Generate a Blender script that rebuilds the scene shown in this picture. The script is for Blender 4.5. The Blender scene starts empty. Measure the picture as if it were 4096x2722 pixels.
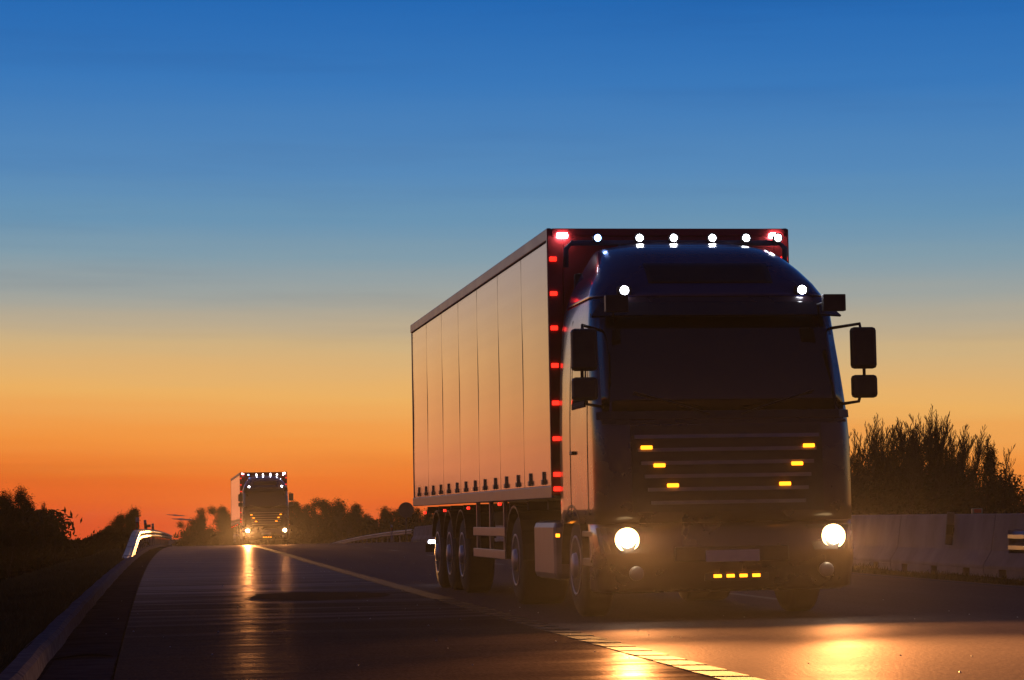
import bpy, bmesh, math, random
import numpy as np
from mathutils import Vector, Matrix
R = math.radians
scene = bpy.context.scene
COL = scene.collection
rng = random.Random(7)

# ------------------------------------------------------------------ camera
YAW = 0.155207; PITCH = 0.07544; EYE = 0.91
cam_d = bpy.data.cameras.new("camera"); cam = bpy.data.objects.new("camera", cam_d); COL.objects.link(cam)
cam_d.lens = 85.0; cam_d.sensor_width = 36.0; cam_d.clip_start = 0.1; cam_d.clip_end = 20000
cam.location = (0, 0, EYE)
cam.rotation_euler = (math.pi/2 + PITCH, 0, -YAW)
scene.camera = cam
scene.view_settings.view_transform = 'Standard'; scene.view_settings.look = 'None'
scene.view_settings.exposure = 0.0; scene.view_settings.gamma = 1.0

# ------------------------------------------------------------------ sky (after-sunset glow)
SUN_EL = -1.5; SUN_AZ = -6.0      # the sun has set ahead, a little left of the truck's axis
def lin(c):
    return tuple(((v/255)/12.92 if v/255 <= .04045 else ((v/255+.055)/1.055)**2.4) for v in c) + (1,)
world = bpy.data.worlds.new("World"); scene.world = world; world.use_nodes = True
N = world.node_tree.nodes; L = world.node_tree.links; N.clear()
out = N.new('ShaderNodeOutputWorld'); bg = N.new('ShaderNodeBackground'); L.new(bg.outputs[0], out.inputs[0])
tc = N.new('ShaderNodeTexCoord'); sep = N.new('ShaderNodeSeparateXYZ'); L.new(tc.outputs['Generated'], sep.inputs[0])
# faint streaky unevenness of the air, stretched along the horizon
mp = N.new('ShaderNodeMapping'); mp.inputs['Scale'].default_value = (3, 3, 60); L.new(tc.outputs['Generated'], mp.inputs[0])
nz = N.new('ShaderNodeTexNoise'); nz.inputs['Scale'].default_value = 2.2; nz.inputs['Detail'].default_value = 3; L.new(mp.outputs[0], nz.inputs[0])
wob = N.new('ShaderNodeMath'); wob.operation = 'MULTIPLY_ADD'; wob.inputs[1].default_value = 0.006; wob.inputs[2].default_value = -0.003; L.new(nz.outputs[0], wob.inputs[0])
el = N.new('ShaderNodeMath'); el.operation = 'ADD'; L.new(sep.outputs['Z'], el.inputs[0]); 
azs = N.new('ShaderNodeMath'); azs.operation = 'MULTIPLY_ADD'; azs.inputs[1].default_value = 0.035; L.new(sep.outputs['X'], azs.inputs[0]); L.new(wob.outputs[0], azs.inputs[2])
lowm = N.new('ShaderNodeMapRange'); lowm.inputs['From Min'].default_value = .09; lowm.inputs['From Max'].default_value = .02; L.new(sep.outputs['Z'], lowm.inputs[0])
azm = N.new('ShaderNodeMath'); azm.operation = 'MULTIPLY'; L.new(azs.outputs[0], azm.inputs[0]); L.new(lowm.outputs[0], azm.inputs[1])
wad = N.new('ShaderNodeMath'); wad.operation = 'ADD'; L.new(azm.outputs[0], wad.inputs[0]); L.new(wob.outputs[0], wad.inputs[1]); L.new(wad.outputs[0], el.inputs[1])
mr = N.new('ShaderNodeMapRange'); mr.inputs['From Min'].default_value = -0.02; mr.inputs['From Max'].default_value = 0.98; L.new(el.outputs[0], mr.inputs[0])
rp = N.new('ShaderNodeValToRGB'); L.new(mr.outputs[0], rp.inputs[0])
STOPS = [(-.02, (214,74,28)), (0.0, (224,84,32)), (.020, (232,116,42)), (.036, (240,148,64)), (.055, (234,176,98)), (.073, (206,176,128)),
         (.084, (180,168,145)), (.092, (160,163,156)), (.109, (127,155,170)), (.125, (102,146,178)), (.144, (84,136,184)), (.18, (54,118,184)),
         (.216, (30,101,176)), (.25, (26,90,162)), (.34, (24,66,128)), (.55, (18,42,88)), (.97, (12,26,60))]
cr = rp.color_ramp; cr.interpolation = 'LINEAR'
while len(cr.elements) > 1: cr.elements.remove(cr.elements[-1])
for i, (z, c) in enumerate(STOPS):
    e = cr.elements[0] if i == 0 else cr.elements.new((z+.02))
    e.position = z+.02; e.color = lin(c)
# the glow fades round the horizon, away from where the sun went down
az = N.new('ShaderNodeVectorMath'); az.operation = 'DOT_PRODUCT'; L.new(tc.outputs['Generated'], az.inputs[0])
az.inputs[1].default_value = (math.sin(R(SUN_AZ+10)), math.cos(R(SUN_AZ+10)), 0)
am = N.new('ShaderNodeMapRange'); am.interpolation_type = 'SMOOTHSTEP'; L.new(az.outputs['Value'], am.inputs[0])
am.inputs['From Min'].default_value = -0.7; am.inputs['From Max'].default_value = 0.93
am.inputs['To Min'].default_value = 0.0; am.inputs['To Max'].default_value = 1.0
anti = N.new('ShaderNodeValToRGB'); L.new(mr.outputs[0], anti.inputs[0])
ce = anti.color_ramp
ce.elements[0].position = .02; ce.elements[0].color = lin((66,44,66))
ce.elements[1].position = .9; ce.elements[1].color = lin((20,30,62))
e = ce.elements.new(.14); e.color = lin((80,54,78)); e = ce.elements.new(.3); e.color = lin((50,48,90))
mx = N.new('ShaderNodeMix'); mx.data_type = 'RGBA'; L.new(am.outputs[0], mx.inputs[0]); L.new(anti.outputs[0], mx.inputs[6]); L.new(rp.outputs[0], mx.inputs[7])
sky = N.new('ShaderNodeTexSky'); sky.sky_type = 'NISHITA'; sky.sun_disc = False
sky.sun_elevation = R(SUN_EL); sky.sun_rotation = R(SUN_AZ); sky.dust_density = 2.0; sky.ozone_density = 3.0
addn = N.new('ShaderNodeMix'); addn.data_type = 'RGBA'; addn.blend_type = 'ADD'; addn.inputs[0].default_value = 0.02
mp2 = N.new('ShaderNodeMapping'); mp2.inputs['Scale'].default_value = (2.2, 2.2, 34); mp2.inputs['Rotation'].default_value = (0, R(2.5), 0); L.new(tc.outputs['Generated'], mp2.inputs[0])
nz2 = N.new('ShaderNodeTexNoise'); nz2.inputs['Scale'].default_value = 1.7; nz2.inputs['Detail'].default_value = 7; nz2.inputs['Roughness'].default_value = .6; L.new(mp2.outputs[0], nz2.inputs[0])
cv = N.new('ShaderNodeMapRange'); cv.interpolation_type = 'SMOOTHSTEP'; cv.inputs['From Min'].default_value = .50; cv.inputs['From Max'].default_value = .72; cv.inputs['To Max'].default_value = .17; L.new(nz2.outputs[0], cv.inputs[0])
veil = N.new('ShaderNodeMix'); veil.data_type = 'RGBA'; veil.blend_type = 'MULTIPLY'; veil.inputs[7].default_value = (.62, .60, .68, 1)
L.new(cv.outputs[0], veil.inputs[0]); L.new(mx.outputs[2], veil.inputs[6]); L.new(veil.outputs[2], addn.inputs[6]); L.new(sky.outputs[0], addn.inputs[7]); L.new(addn.outputs[2], bg.inputs[0])
bg.inputs[1].default_value = 1.0
# last light from just over the horizon
sd = bpy.data.lights.new("afterglow_sun", 'SUN'); sd.energy = 0.05; sd.angle = R(20); sd.color = (1, .5, .25)
so = bpy.data.objects.new("afterglow_sun", sd); COL.objects.link(so)
so.rotation_euler = Vector((math.sin(R(SUN_AZ)), math.cos(R(SUN_AZ)), math.tan(R(4)))).to_track_quat('Z', 'Y').to_euler()

# ------------------------------------------------------------------ materials
def mat(name, col, rough=.6, spec=.5, metal=0, noise=None, bump=None, emit=None, coat=0, stretch=(1,1,1)):
    m = bpy.data.materials.new(name); m.use_nodes = True
    nt = m.node_tree; b = nt.nodes['Principled BSDF']
    b.inputs['Base Color'].default_value = (*col, 1); b.inputs['Roughness'].default_value = rough
    b.inputs['Metallic'].default_value = metal; b.inputs['Specular IOR Level'].default_value = spec
    b.inputs['Coat Weight'].default_value = coat; b.inputs['Coat Roughness'].default_value = .08
    if emit:
        b.inputs['Emission Color'].default_value = (*emit[0], 1); b.inputs['Emission Strength'].default_value = emit[1]
    if noise or bump:
        t = nt.nodes.new('ShaderNodeTexCoord'); mpn = nt.nodes.new('ShaderNodeMapping'); mpn.inputs['Scale'].default_value = stretch
        nt.links.new(t.outputs['Object'], mpn.inputs[0])
    if noise:      # (scale, colour2, detail)
        n = nt.nodes.new('ShaderNodeTexNoise'); n.inputs['Scale'].default_value = noise[0]; n.inputs['Detail'].default_value = noise[2] if len(noise) > 2 else 6
        nt.links.new(mpn.outputs[0], n.inputs[0])
        r = nt.nodes.new('ShaderNodeValToRGB'); r.color_ramp.elements[0].position = .3; r.color_ramp.elements[1].position = .7
        r.color_ramp.elements[0].color = (*col, 1); r.color_ramp.elements[1].color = (*noise[1], 1)
        nt.links.new(n.outputs[0], r.inputs[0]); nt.links.new(r.outputs[0], b.inputs['Base Color'])
        rr = nt.nodes.new('ShaderNodeMapRange'); rr.inputs['To Min'].default_value = rough*.82; rr.inputs['To Max'].default_value = min(1, rough*1.18)
        nt.links.new(n.outputs[0], rr.inputs[0]); nt.links.new(rr.outputs[0], b.inputs['Roughness'])
    if bump:       # (scale, strength, distance)
        n2 = nt.nodes.new('ShaderNodeTexNoise'); n2.inputs['Scale'].default_value = bump[0]; n2.inputs['Detail'].default_value = 8
        nt.links.new(mpn.outputs[0], n2.inputs[0])
        bp = nt.nodes.new('ShaderNodeBump'); bp.inputs['Strength'].default_value = bump[1]; bp.inputs['Distance'].default_value = bump[2]
        nt.links.new(n2.outputs[0], bp.inputs['Height']); nt.links.new(bp.outputs[0], b.inputs['Normal'])
    return m

def road_mat(name, c1, c2, rough, spec, groove, grain, worn_from=None, tint=(.9,.74,.76)):
    m = mat(name, c1, rough, spec); nt = m.node_tree; b = nt.nodes['Principled BSDF']
    t = nt.nodes.new('ShaderNodeTexCoord')
    def noise(scale, det, stretch=(1,1,1)):
        mpn = nt.nodes.new('ShaderNodeMapping'); mpn.inputs['Scale'].default_value = stretch; nt.links.new(t.outputs['Object'], mpn.inputs[0])
        n = nt.nodes.new('ShaderNodeTexNoise'); n.inputs['Scale'].default_value = scale; n.inputs['Detail'].default_value = det
        nt.links.new(mpn.outputs[0], n.inputs[0]); return n.outputs[0]
    def mth(op, a, bb, c=None):
        q = nt.nodes.new('ShaderNodeMath'); q.operation = op
        for i, v in enumerate((a, bb, c)):
            if v is None: continue
            if isinstance(v, (int, float)): q.inputs[i].default_value = v
            else: nt.links.new(v, q.inputs[i])
        return q.outputs[0]
    fine = noise(48, 5, (1, .22, 1)); patch = noise(.35, 5, (1, .35, 1)); lanes = noise(1.1, 3, (1, .03, 1))
    cross = noise(1.6, 9, (.13, 1.1, 1)); crossf = noise(5, 4, (.05, 1.0, 1))
    r = nt.nodes.new('ShaderNodeValToRGB'); r.color_ramp.elements[0].position = .32; r.color_ramp.elements[1].position = .72
    r.color_ramp.elements[0].color = (*c1, 1); r.color_ramp.elements[1].color = (*c2, 1)
    nt.links.new(mth('MULTIPLY_ADD', lanes, .35, mth('MULTIPLY_ADD', patch, .25, mth('MULTIPLY', fine, .5))), r.inputs[0]); nt.links.new(r.outputs[0], b.inputs['Base Color'])
    rr = nt.nodes.new('ShaderNodeMapRange'); rr.inputs['From Min'].default_value = .35; rr.inputs['From Max'].default_value = .68
    rr.inputs['To Min'].default_value = rough-.10; rr.inputs['To Max'].default_value = rough+.12
    nt.links.new(mth('ADD', mth('MULTIPLY', cross, groove), mth('MULTIPLY', patch, 1-groove)), rr.inputs[0])
    if worn_from:      # the surfacing nearer than this is coarser
        sp = nt.nodes.new('ShaderNodeSeparateXYZ'); nt.links.new(t.outputs['Object'], sp.inputs[0])
        w_ = nt.nodes.new('ShaderNodeMapRange'); w_.interpolation_type = 'SMOOTHSTEP'; w_.inputs['From Min'].default_value = worn_from-7; w_.inputs['From Max'].default_value = worn_from+15
        w_.inputs['To Min'].default_value = .10
        nt.links.new(mth('MULTIPLY_ADD', cross, 44.0, mth('ADD', sp.outputs['Y'], -22)), w_.inputs[0])
    nt.links.new(rr.outputs[0], b.inputs['Roughness'])
    hgt = mth('MULTIPLY_ADD', cross, groove*.012, mth('MULTIPLY_ADD', crossf, groove*.003, mth('MULTIPLY', fine, grain)))
    bp = nt.nodes.new('ShaderNodeBump'); bp.inputs['Strength'].default_value = 1; bp.inputs['Distance'].default_value = 1
    nt.links.new(hgt, bp.inputs['Height']); nt.links.new(bp.outputs[0], b.inputs['Normal'])
    # dry matt stone with a thin share of worn, shiny facets
    b.inputs['Specular IOR Level'].default_value = 0.0
    gl = nt.nodes.new('ShaderNodeBsdfGlossy'); gl.inputs['Color'].default_value = (*tint, 1); nt.links.new(bp.outputs[0], gl.inputs['Normal'])
    nt.links.new(rr.outputs[0], gl.inputs['Roughness'])
    mxs = nt.nodes.new('ShaderNodeMixShader'); nt.links.new(b.outputs[0], mxs.inputs[1]); nt.links.new(gl.outputs[0], mxs.inputs[2])
    if worn_from:
        st = nt.nodes.new('ShaderNodeMapRange'); st.inputs['From Min'].default_value = .44; st.inputs['From Max'].default_value = .58
        st.inputs['To Min'].default_value = .55; st.inputs['To Max'].default_value = 1.25; nt.links.new(mth('MULTIPLY_ADD', crossf, .55, mth('MULTIPLY', cross, .45)), st.inputs[0])
        nt.links.new(mth('MULTIPLY', mth('MULTIPLY', w_.outputs[0], st.outputs[0]), spec), mxs.inputs[0])
    else: mxs.inputs[0].default_value = spec
    nt.links.new(mxs.outputs[0], nt.nodes['Material Output'].inputs['Surface'])
    return m

M = {}
M['shoulder'] = road_mat('shoulder_asphalt', (.026,.018,.019), (.088,.060,.058), .38, .13, 1.0, .0016, 30)
M['asphalt'] = road_mat('lane_asphalt', (.026,.019,.022), (.090,.068,.070), .60, .075, .15, .0040)
M['patch'] = road_mat('patch_dark', (.012,.010,.012), (.030,.024,.027), .8, .03, .2, .004)
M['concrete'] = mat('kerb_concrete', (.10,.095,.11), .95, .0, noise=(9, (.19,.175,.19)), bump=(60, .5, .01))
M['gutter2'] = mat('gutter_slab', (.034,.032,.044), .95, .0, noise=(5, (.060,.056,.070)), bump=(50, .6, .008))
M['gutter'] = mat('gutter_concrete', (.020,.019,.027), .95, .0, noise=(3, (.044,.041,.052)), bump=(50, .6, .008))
M['barrier'] = mat('barrier_concrete', (.22,.195,.20), .85, .1, noise=(1.7, (.33,.295,.30), 9), bump=(40, .4, .01), stretch=(1,1,.8))
M['tar'] = mat('tar', (.004,.004,.005), 1, 0, noise=(9, (.007,.006,.008)))
M['paint'] = mat('road_paint', (.030,.028,.040), .85, .05, noise=(9, (.085,.075,.10)), bump=(120, .5, .003))
M['oldpaint'] = mat('worn_paint', (.04,.037,.045), .7, .2, noise=(6, (.14,.13,.16)), bump=(120, .5, .003))
M['soil'] = mat('verge_soil', (.018,.016,.008), .95, .1, noise=(1.4, (.045,.046,.016)), bump=(6, .8, .08))
M['grass'] = mat('grass_blade', (.030,.036,.010), .8, .2, noise=(1.1, (.085,.070,.028)))
M['bark'] = mat('bark', (.020,.014,.011), .9, .1, noise=(8, (.042,.030,.022)))
M['leaf'] = mat('dark_leaf', (.012,.011,.006), .9, .05, noise=(1.5, (.030,.020,.010)))
M['galv'] = mat('galvanised_steel', (.13,.13,.15), .5, .4, metal=.6, noise=(5, (.20,.20,.22)), bump=(30, .1, .004))
M['black'] = mat('black_plastic', (.016,.015,.016), .45, .4, noise=(9, (.026,.024,.024)))
M['postwhite'] = mat('post_white', (.34,.33,.36), .6, .4, noise=(9, (.42,.41,.43)))
M['rubber'] = mat('tyre_rubber', (.012,.012,.012), .8, .3, noise=(20, (.022,.02,.02)), bump=(50, .3, .004))
M['rim'] = mat('wheel_rim', (.38,.38,.4), .4, .5, metal=.7, noise=(8, (.28,.27,.27)))
M['navy'] = mat('cab_paint', (.022,.012,.018), .28, .5, coat=.5, noise=(3, (.028,.015,.022)))
M['blue'] = mat('roof_fairing_blue', (.012,.020,.095), .25, .5, coat=.6, noise=(3, (.016,.025,.11)))
M['cabred'] = mat('red_paint', (.26,.012,.014), .35, .5, coat=.3, noise=(4, (.34,.02,.02)))
M['white'] = mat('trailer_side', (.11,.095,.085), .17, .55, noise=(1.6, (.18,.155,.14)), coat=.15, stretch=(1,.05,5))
M['rail'] = mat('trailer_rail', (.16,.155,.15), .4, .5, metal=.3, noise=(4, (.24,.23,.22)))
M['chassis'] = mat('chassis_steel', (.022,.02,.022), .6, .4, noise=(6, (.045,.038,.035)))
M['glass'] = mat('windscreen_glass', (.008,.008,.010), .05, .6, noise=(.8, (.012,.011,.013)))
M['mirror'] = mat('mirror_glass', (.5,.5,.5), .05, .5, metal=1)
M['headlamp'] = mat('headlamp_lit', (1,.9,.75), .3, emit=((1,.80,.52), 90))
M['headring'] = mat('headlamp_reflector', (.9,.85,.7), .25, emit=((1,.66,.30), 4.5))
M['lampwhite'] = mat('marker_white_lit', (1,1,1), .3, emit=((.88,.88,1), 40))
M['lampblue'] = mat('marker_blue_lit', (.5,.6,1), .3, emit=((.25,.42,1), 14))
M['lampamber'] = mat('marker_amber_lit', (1,.5,.05), .3, emit=((1,.25,.008), 5))
M['lampred'] = mat('marker_red_lit', (.8,.02,.01), .3, emit=((1,.02,.01), 2.6))
M['reflector'] = mat('red_reflector', (.45,.02,.015), .25, .6, noise=(30, (.55,.04,.03)))
M['signback'] = mat('sign_back_grey', (.09,.085,.085), .6, .3, noise=(3, (.12,.11,.11)))
M['hill'] = mat('haze_tinted_wood', (.020,.022,.050), 1, 0, noise=(.03, (.028,.028,.06)))  # bluish haze of distance mixed into the base colour
M['cloud'] = mat('dusk_cloud', (.30,.20,.27), 1, 0, noise=(.004, (.36,.23,.28)))

# ------------------------------------------------------------------ helpers
class MB:
    def __init__(s): s.v = []; s.f = []
    def add(s, vs, fs):
        o = len(s.v); s.v += [tuple(p) for p in vs]; s.f += [tuple(i+o for i in f) for f in fs]; return s
    def box(s, c, d, rot=None, taper=1.0):
        x, y, z = (q/2 for q in d); vs = []
        for sz in (-1, 1):
            k = taper if sz > 0 else 1
            for sx, sy in ((-1,-1),(1,-1),(1,1),(-1,1)): vs.append(Vector((sx*x*k, sy*y*k, sz*z)))
        if rot is not None: vs = [rot @ p for p in vs]
        vs = [p + Vector(c) for p in vs]
        return s.add(vs, [(3,2,1,0),(4,5,6,7),(0,1,5,4),(1,2,6,5),(2,3,7,6),(3,0,4,7)])
    def tube(s, pts, r, n=8, caps=True):
        pts = [Vector(p) for p in pts]; rs = r if isinstance(r, (list, tuple)) else [r]*len(pts)
        vs = []; up = None
        for i, p in enumerate(pts):
            d = (pts[min(i+1, len(pts)-1)] - pts[max(i-1, 0)]).normalized()
            if up is None: up = d.orthogonal().normalized()
            up = (up - d*up.dot(d)).normalized(); sd_ = d.cross(up)
            for k in range(n):
                a = 2*math.pi*k/n; vs.append(p + (up*math.cos(a)+sd_*math.sin(a))*rs[i])
        fs = []
        for i in range(len(pts)-1):
            for k in range(n):
                a, b_ = i*n+k, i*n+(k+1) % n; fs.append((a, b_, b_+n, a+n))
        if caps: fs += [tuple(range(n))[::-1], tuple((len(pts)-1)*n+k for k in range(n))]
        return s.add(vs, fs)
    def sweep(s, prof, path, caps=True):
        """profile [(side, up)] swept along [(point, side-vector)], closed profile"""
        vs = []; n = len(prof)
        for p, sv in path:
            for a, h in prof: vs.append(Vector(p) + Vector(sv)*a + Vector((0,0,h)))
        fs = [(i*n+k, i*n+(k+1) % n, (i+1)*n+(k+1) % n, (i+1)*n+k) for i in range(len(path)-1) for k in range(n)]
        if caps: fs += [tuple(range(n))[::-1], tuple((len(path)-1)*n+k for k in range(n))]
        return s.add(vs, fs)
    def lathe(s, c, axis, prof, n=28):
        """prof [(dist along axis, radius)]"""
        ax = Vector(axis).normalized(); u = ax.orthogonal().normalized(); w = ax.cross(u); vs = []
        for h, r in prof:
            for k in range(n):
                a = 2*math.pi*k/n; vs.append(Vector(c)+ax*h+(u*math.cos(a)+w*math.sin(a))*r)
        m_ = len(prof)
        fs = [(i*n+k, i*n+(k+1) % n, (i+1)*n+(k+1) % n, (i+1)*n+k) for i in range(m_-1) for k in range(n)]
        fs += [tuple(range(n))[::-1], tuple((m_-1)*n+k for k in range(n))]
        return s.add(vs, fs)
    def build(s, name, m, parent=None, bevel=0, smooth=False):
        me = bpy.data.meshes.new(name); me.from_pydata(s.v, [], s.f); me.update()
        bm = bmesh.new(); bm.from_mesh(me); bmesh.ops.recalc_face_normals(bm, faces=bm.faces); bm.to_mesh(me); bm.free()
        me.materials.append(m)
        o = bpy.data.objects.new(name, me); COL.objects.link(o)
        if parent: o.parent = parent
        if bevel:
            md = o.modifiers.new('bevel', 'BEVEL'); md.width = bevel; md.segments = 2; md.limit_method = 'ANGLE'
        if smooth:
            for p in me.polygons: p.use_smooth = True
        return o
def tag(o, label=None, cat=None, group=None, kind=None):
    if label: o['label'] = label
    if cat: o['category'] = cat
    if group: o['group'] = group
    if kind: o['kind'] = kind
    return o
def empty(name, loc, rot=(0,0,0)):
    o = bpy.data.objects.new(name, None); COL.objects.link(o); o.location = loc; o.rotation_euler = rot; o.empty_display_size = .3; return o
def copy_tree(o, parent=None):
    c = o.copy(); COL.objects.link(c)
    if parent: c.parent = parent
    for ch in o.children: copy_tree(ch, c)
    return c
ORD = ['first','second','third','fourth','fifth','sixth','seventh','eighth','ninth','tenth','eleventh','twelfth','thirteenth','fourteenth','fifteenth','sixteenth','seventeenth','eighteenth','nineteenth','twentieth']
def nth(i): return ORD[i] if i < 20 else {2:'twenty-',3:'thirty-',4:'forty-'}[(i+1)//10] + ORD[(i+1) % 10 - 1] if (i+1) % 10 else {3:'thirtieth',4:'fortieth',5:'fiftieth'}[(i+1)//10]
def np_obj(name, V, Fc, m, parent=None, smooth=False):
    me = bpy.data.meshes.new(name); me.from_pydata(V, [], Fc); me.update(); me.materials.append(m)
    if smooth: me.polygons.foreach_set('use_smooth', [True]*len(me.polygons))
    o = bpy.data.objects.new(name, me); COL.objects.link(o)
    if parent: o.parent = parent
    return o

# ------------------------------------------------------------------ the lie of the land
KD = 7.8e-5
def drop(y):                       # the road runs over a crest about 130 m ahead
    if y < 70: return 0.0
    if y < 240: return KD*(y-70)**2
    return KD*170**2 + 2*KD*170*(min(y, 760)-240)
def gz(x, y): return .018*(x-5.6) - drop(y)          # cross fall towards the kerb
def kerb(y):
    if y < 16: return -.61 + .009*(y-16)
    return -.61 + .009*(y-16) + 9.5e-5*(y-16)**2
def edge(y): return kerb(y) + 4.27                    # solid edge line
def median(y):                                        # concrete barrier line
    pts = [(-60,9.9),(35,12.92),(46,13.45),(80,14.8),(146,17.0),(260,19.7),(420,25)]
    for (a, xa), (b, xb) in zip(pts, pts[1:]):
        if y <= b: return xa + (xb-xa)*(y-a)/(b-a)
    return xb
def sm(t): t = max(0, min(1, t)); return t*t*(3-2*t)
def land(x, y):
    k = kerb(min(y, 500)) - .17
    base = gz(k, y) + .09
    if x < k:
        d = k - x
        z = base - .05*min(d, 1.0) - .30*max(0, min(d-1.0, 42)) 
        z += .05*math.sin(x*1.7+y*.6)*sm(d/4) + .25*math.sin(x*.23+1.3*math.sin(y*.07))*sm((d-6)/10)
        z = max(z, -15.5 + .8*math.sin(x*.011)*math.sin(y*.013))
        return z
    m_ = median(min(y, 420)) - 1.45
    if x < m_: return gz(x, y) - .06
    z = gz(min(x, 20), y) - .02 + .03*math.sin(x*2.1+y*.9) - .02
    return z + .3*math.sin(x*.05+y*.021)*sm((x-30)/40)

ys = list(np.arange(-40, 0, 4)) + list(np.arange(0, 80, .8)) + list(np.arange(80, 160, 2)) + list(np.arange(160, 500, 8)) + list(np.arange(500, 2320, 60))
xs = [-2500,-2000,-1500,-1000,-700,-450,-300,-200,-140,-100] + list(np.arange(-80,-20,3)) + list(np.arange(-20,-6,.8)) + list(np.arange(-6,3,.25)) + list(np.arange(3,30,.75)) + list(np.arange(30,90,5)) + [100,140,200,300,450,700,1000,1600,2400]
V = [(x, y, land(x, y)) for y in ys for x in xs]; nx = len(xs)
Fc = [(j*nx+i, j*nx+i+1, (j+1)*nx+i+1, (j+1)*nx+i) for j in range(len(ys)-1) for i in range(nx-1)]
tag(np_obj('ground', V, Fc, M['soil'], smooth=True), kind='structure')

def yrange(a, b, s0=.8):
    r = [a]; y = a
    while y < b: y = min(b, y + (s0 if y < 70 else s0*2.5)); r.append(y)
    return r
def ribbon(name, fl, fr, y0, y1, dz, m, thick=0, parent=None, nxs=4, kind='structure'):
    yy = yrange(y0, y1); V = []
    for y in yy:
        a, b = fl(y), fr(y)
        for i in range(nxs+1):
            x = a+(b-a)*i/nxs; V.append((x, y, gz(x, y)+dz))
    w = nxs+1
    F_ = [(j*w+i, j*w+i+1, (j+1)*w+i+1, (j+1)*w+i) for j in range(len(yy)-1) for i in range(nxs)]
    o = np_obj(name, V, F_, m, parent, smooth=True)
    if kind: tag(o, kind=kind)
    return o
JOINT = lambda y: kerb(y) + .50 - .0016*max(0, min(y, 60)-16)
ribbon('road', lambda y: edge(y)+.125, lambda y: median(y)-1.5, -30, 330, 0.0, M['asphalt'], nxs=6)
ribbon('road_shoulder', JOINT, lambda y: edge(y)+.125, -30, 330, 0.0, M['shoulder'], nxs=4)
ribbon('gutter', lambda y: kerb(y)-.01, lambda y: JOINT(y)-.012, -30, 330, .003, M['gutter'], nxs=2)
# slabs: edge line in ribbed plates near the camera, one strip beyond
e = MB(); y = 8.0
while y < 30:
    L_ = .56; x0, x1 = edge(y)-.125, edge(y+L_)-.125
    vs = [(x0, y, gz(x0,y)+.009), (x0+.25, y, gz(x0,y)+.009), (x1+.25, y+L_, gz(x1,y)+.004), (x1, y+L_, gz(x1,y)+.004),
          (x0, y, gz(x0,y)+.001), (x0+.25, y, gz(x0,y)+.001), (x1+.25, y+L_, gz(x1,y)+.001), (x1, y+L_, gz(x1,y)+.001)]
    e.add(vs, [(0,1,2,3), (4,5,1,0), (5,6,2,1), (6,7,3,2), (7,4,0,3)]); y += .60
tag(e.build('edge_line', M['paint']), kind='structure')
ribbon('edge_line', lambda y: edge(y)-.125, lambda y: edge(y)+.125, 30, 320, .005, M['paint'], nxs=1)
ribbon('edge_line', lambda y: median(y)-1.80, lambda y: median(y)-1.66, -5, 200, .005, M['paint'], nxs=1)
def lane(y): return edge(y) + 3.55
for y0 in (2, 14.6, 26.2, 38, 50, 62, 74, 86, 98, 110):
    ribbon('lane_marking', lambda y: lane(y)-.07, lambda y: lane(y)+.07, y0, y0+(3.2 if y0 > 20 else 4.2), .005, M['oldpaint'], nxs=1)
ribbon('dark_patch', lambda y: 2.25-1.0*math.sqrt(max(0, 1-((y-32.2)/1.9)**2))*(.72+.1*math.sin(y*4)), lambda y: 2.25+1.15*math.sqrt(max(0, 1-((y-32.2)/1.9)**2)), 30.3, 34.1, .003, M['patch'], nxs=2)  # darker, duller lens-shaped area on the shoulder
# kerb
kp = [(-.17,-.05), (-.17,.115), (-.155,.13), (-.055,.13), (-.02,.105), (.0,.0), (.0,-.05)]
yy = yrange(-30, 320, .8)
path = []
rk = random.Random(3); jit = 0
for i, y in enumerate(yy):
    x = kerb(y) + .006*math.sin(y*1.3)+.004*math.sin(y*3.1)
    path.append(((x, y, gz(x, y)), (1, 0, 0)))
kb = MB()
step = 8
for i in range(0, len(path)-step, step):
    seg = path[i:i+step+1]
    a = (Vector(seg[0][0])*.985+Vector(seg[1][0])*.015); b = (Vector(seg[-1][0])*.985+Vector(seg[-2][0])*.015)
    kb.sweep(kp, [(a, (1,0,0))]+seg[1:-1]+[(b, (1,0,0))])
tag(kb.build('kerb', M['concrete']), kind='structure')
# the last gutter slab towards the camera is newer; an open tar joint crosses in front of it
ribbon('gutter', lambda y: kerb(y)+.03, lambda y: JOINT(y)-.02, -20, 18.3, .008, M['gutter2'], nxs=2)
g = MB(); vs = []
for i in range(13):
    x = kerb(18.5)+.02+i*.036; y = 18.35+.4*math.sin(i*.22)
    for dy in (0, .10+.12*math.sin(i/12*math.pi)): vs.append((x, y+dy, gz(x, y)+.011))
g.add(vs, [(2*i, 2*i+2, 2*i+3, 2*i+1) for i in range(12)])
tag(g.build('tar_seam', M['tar']), kind='structure')

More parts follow.
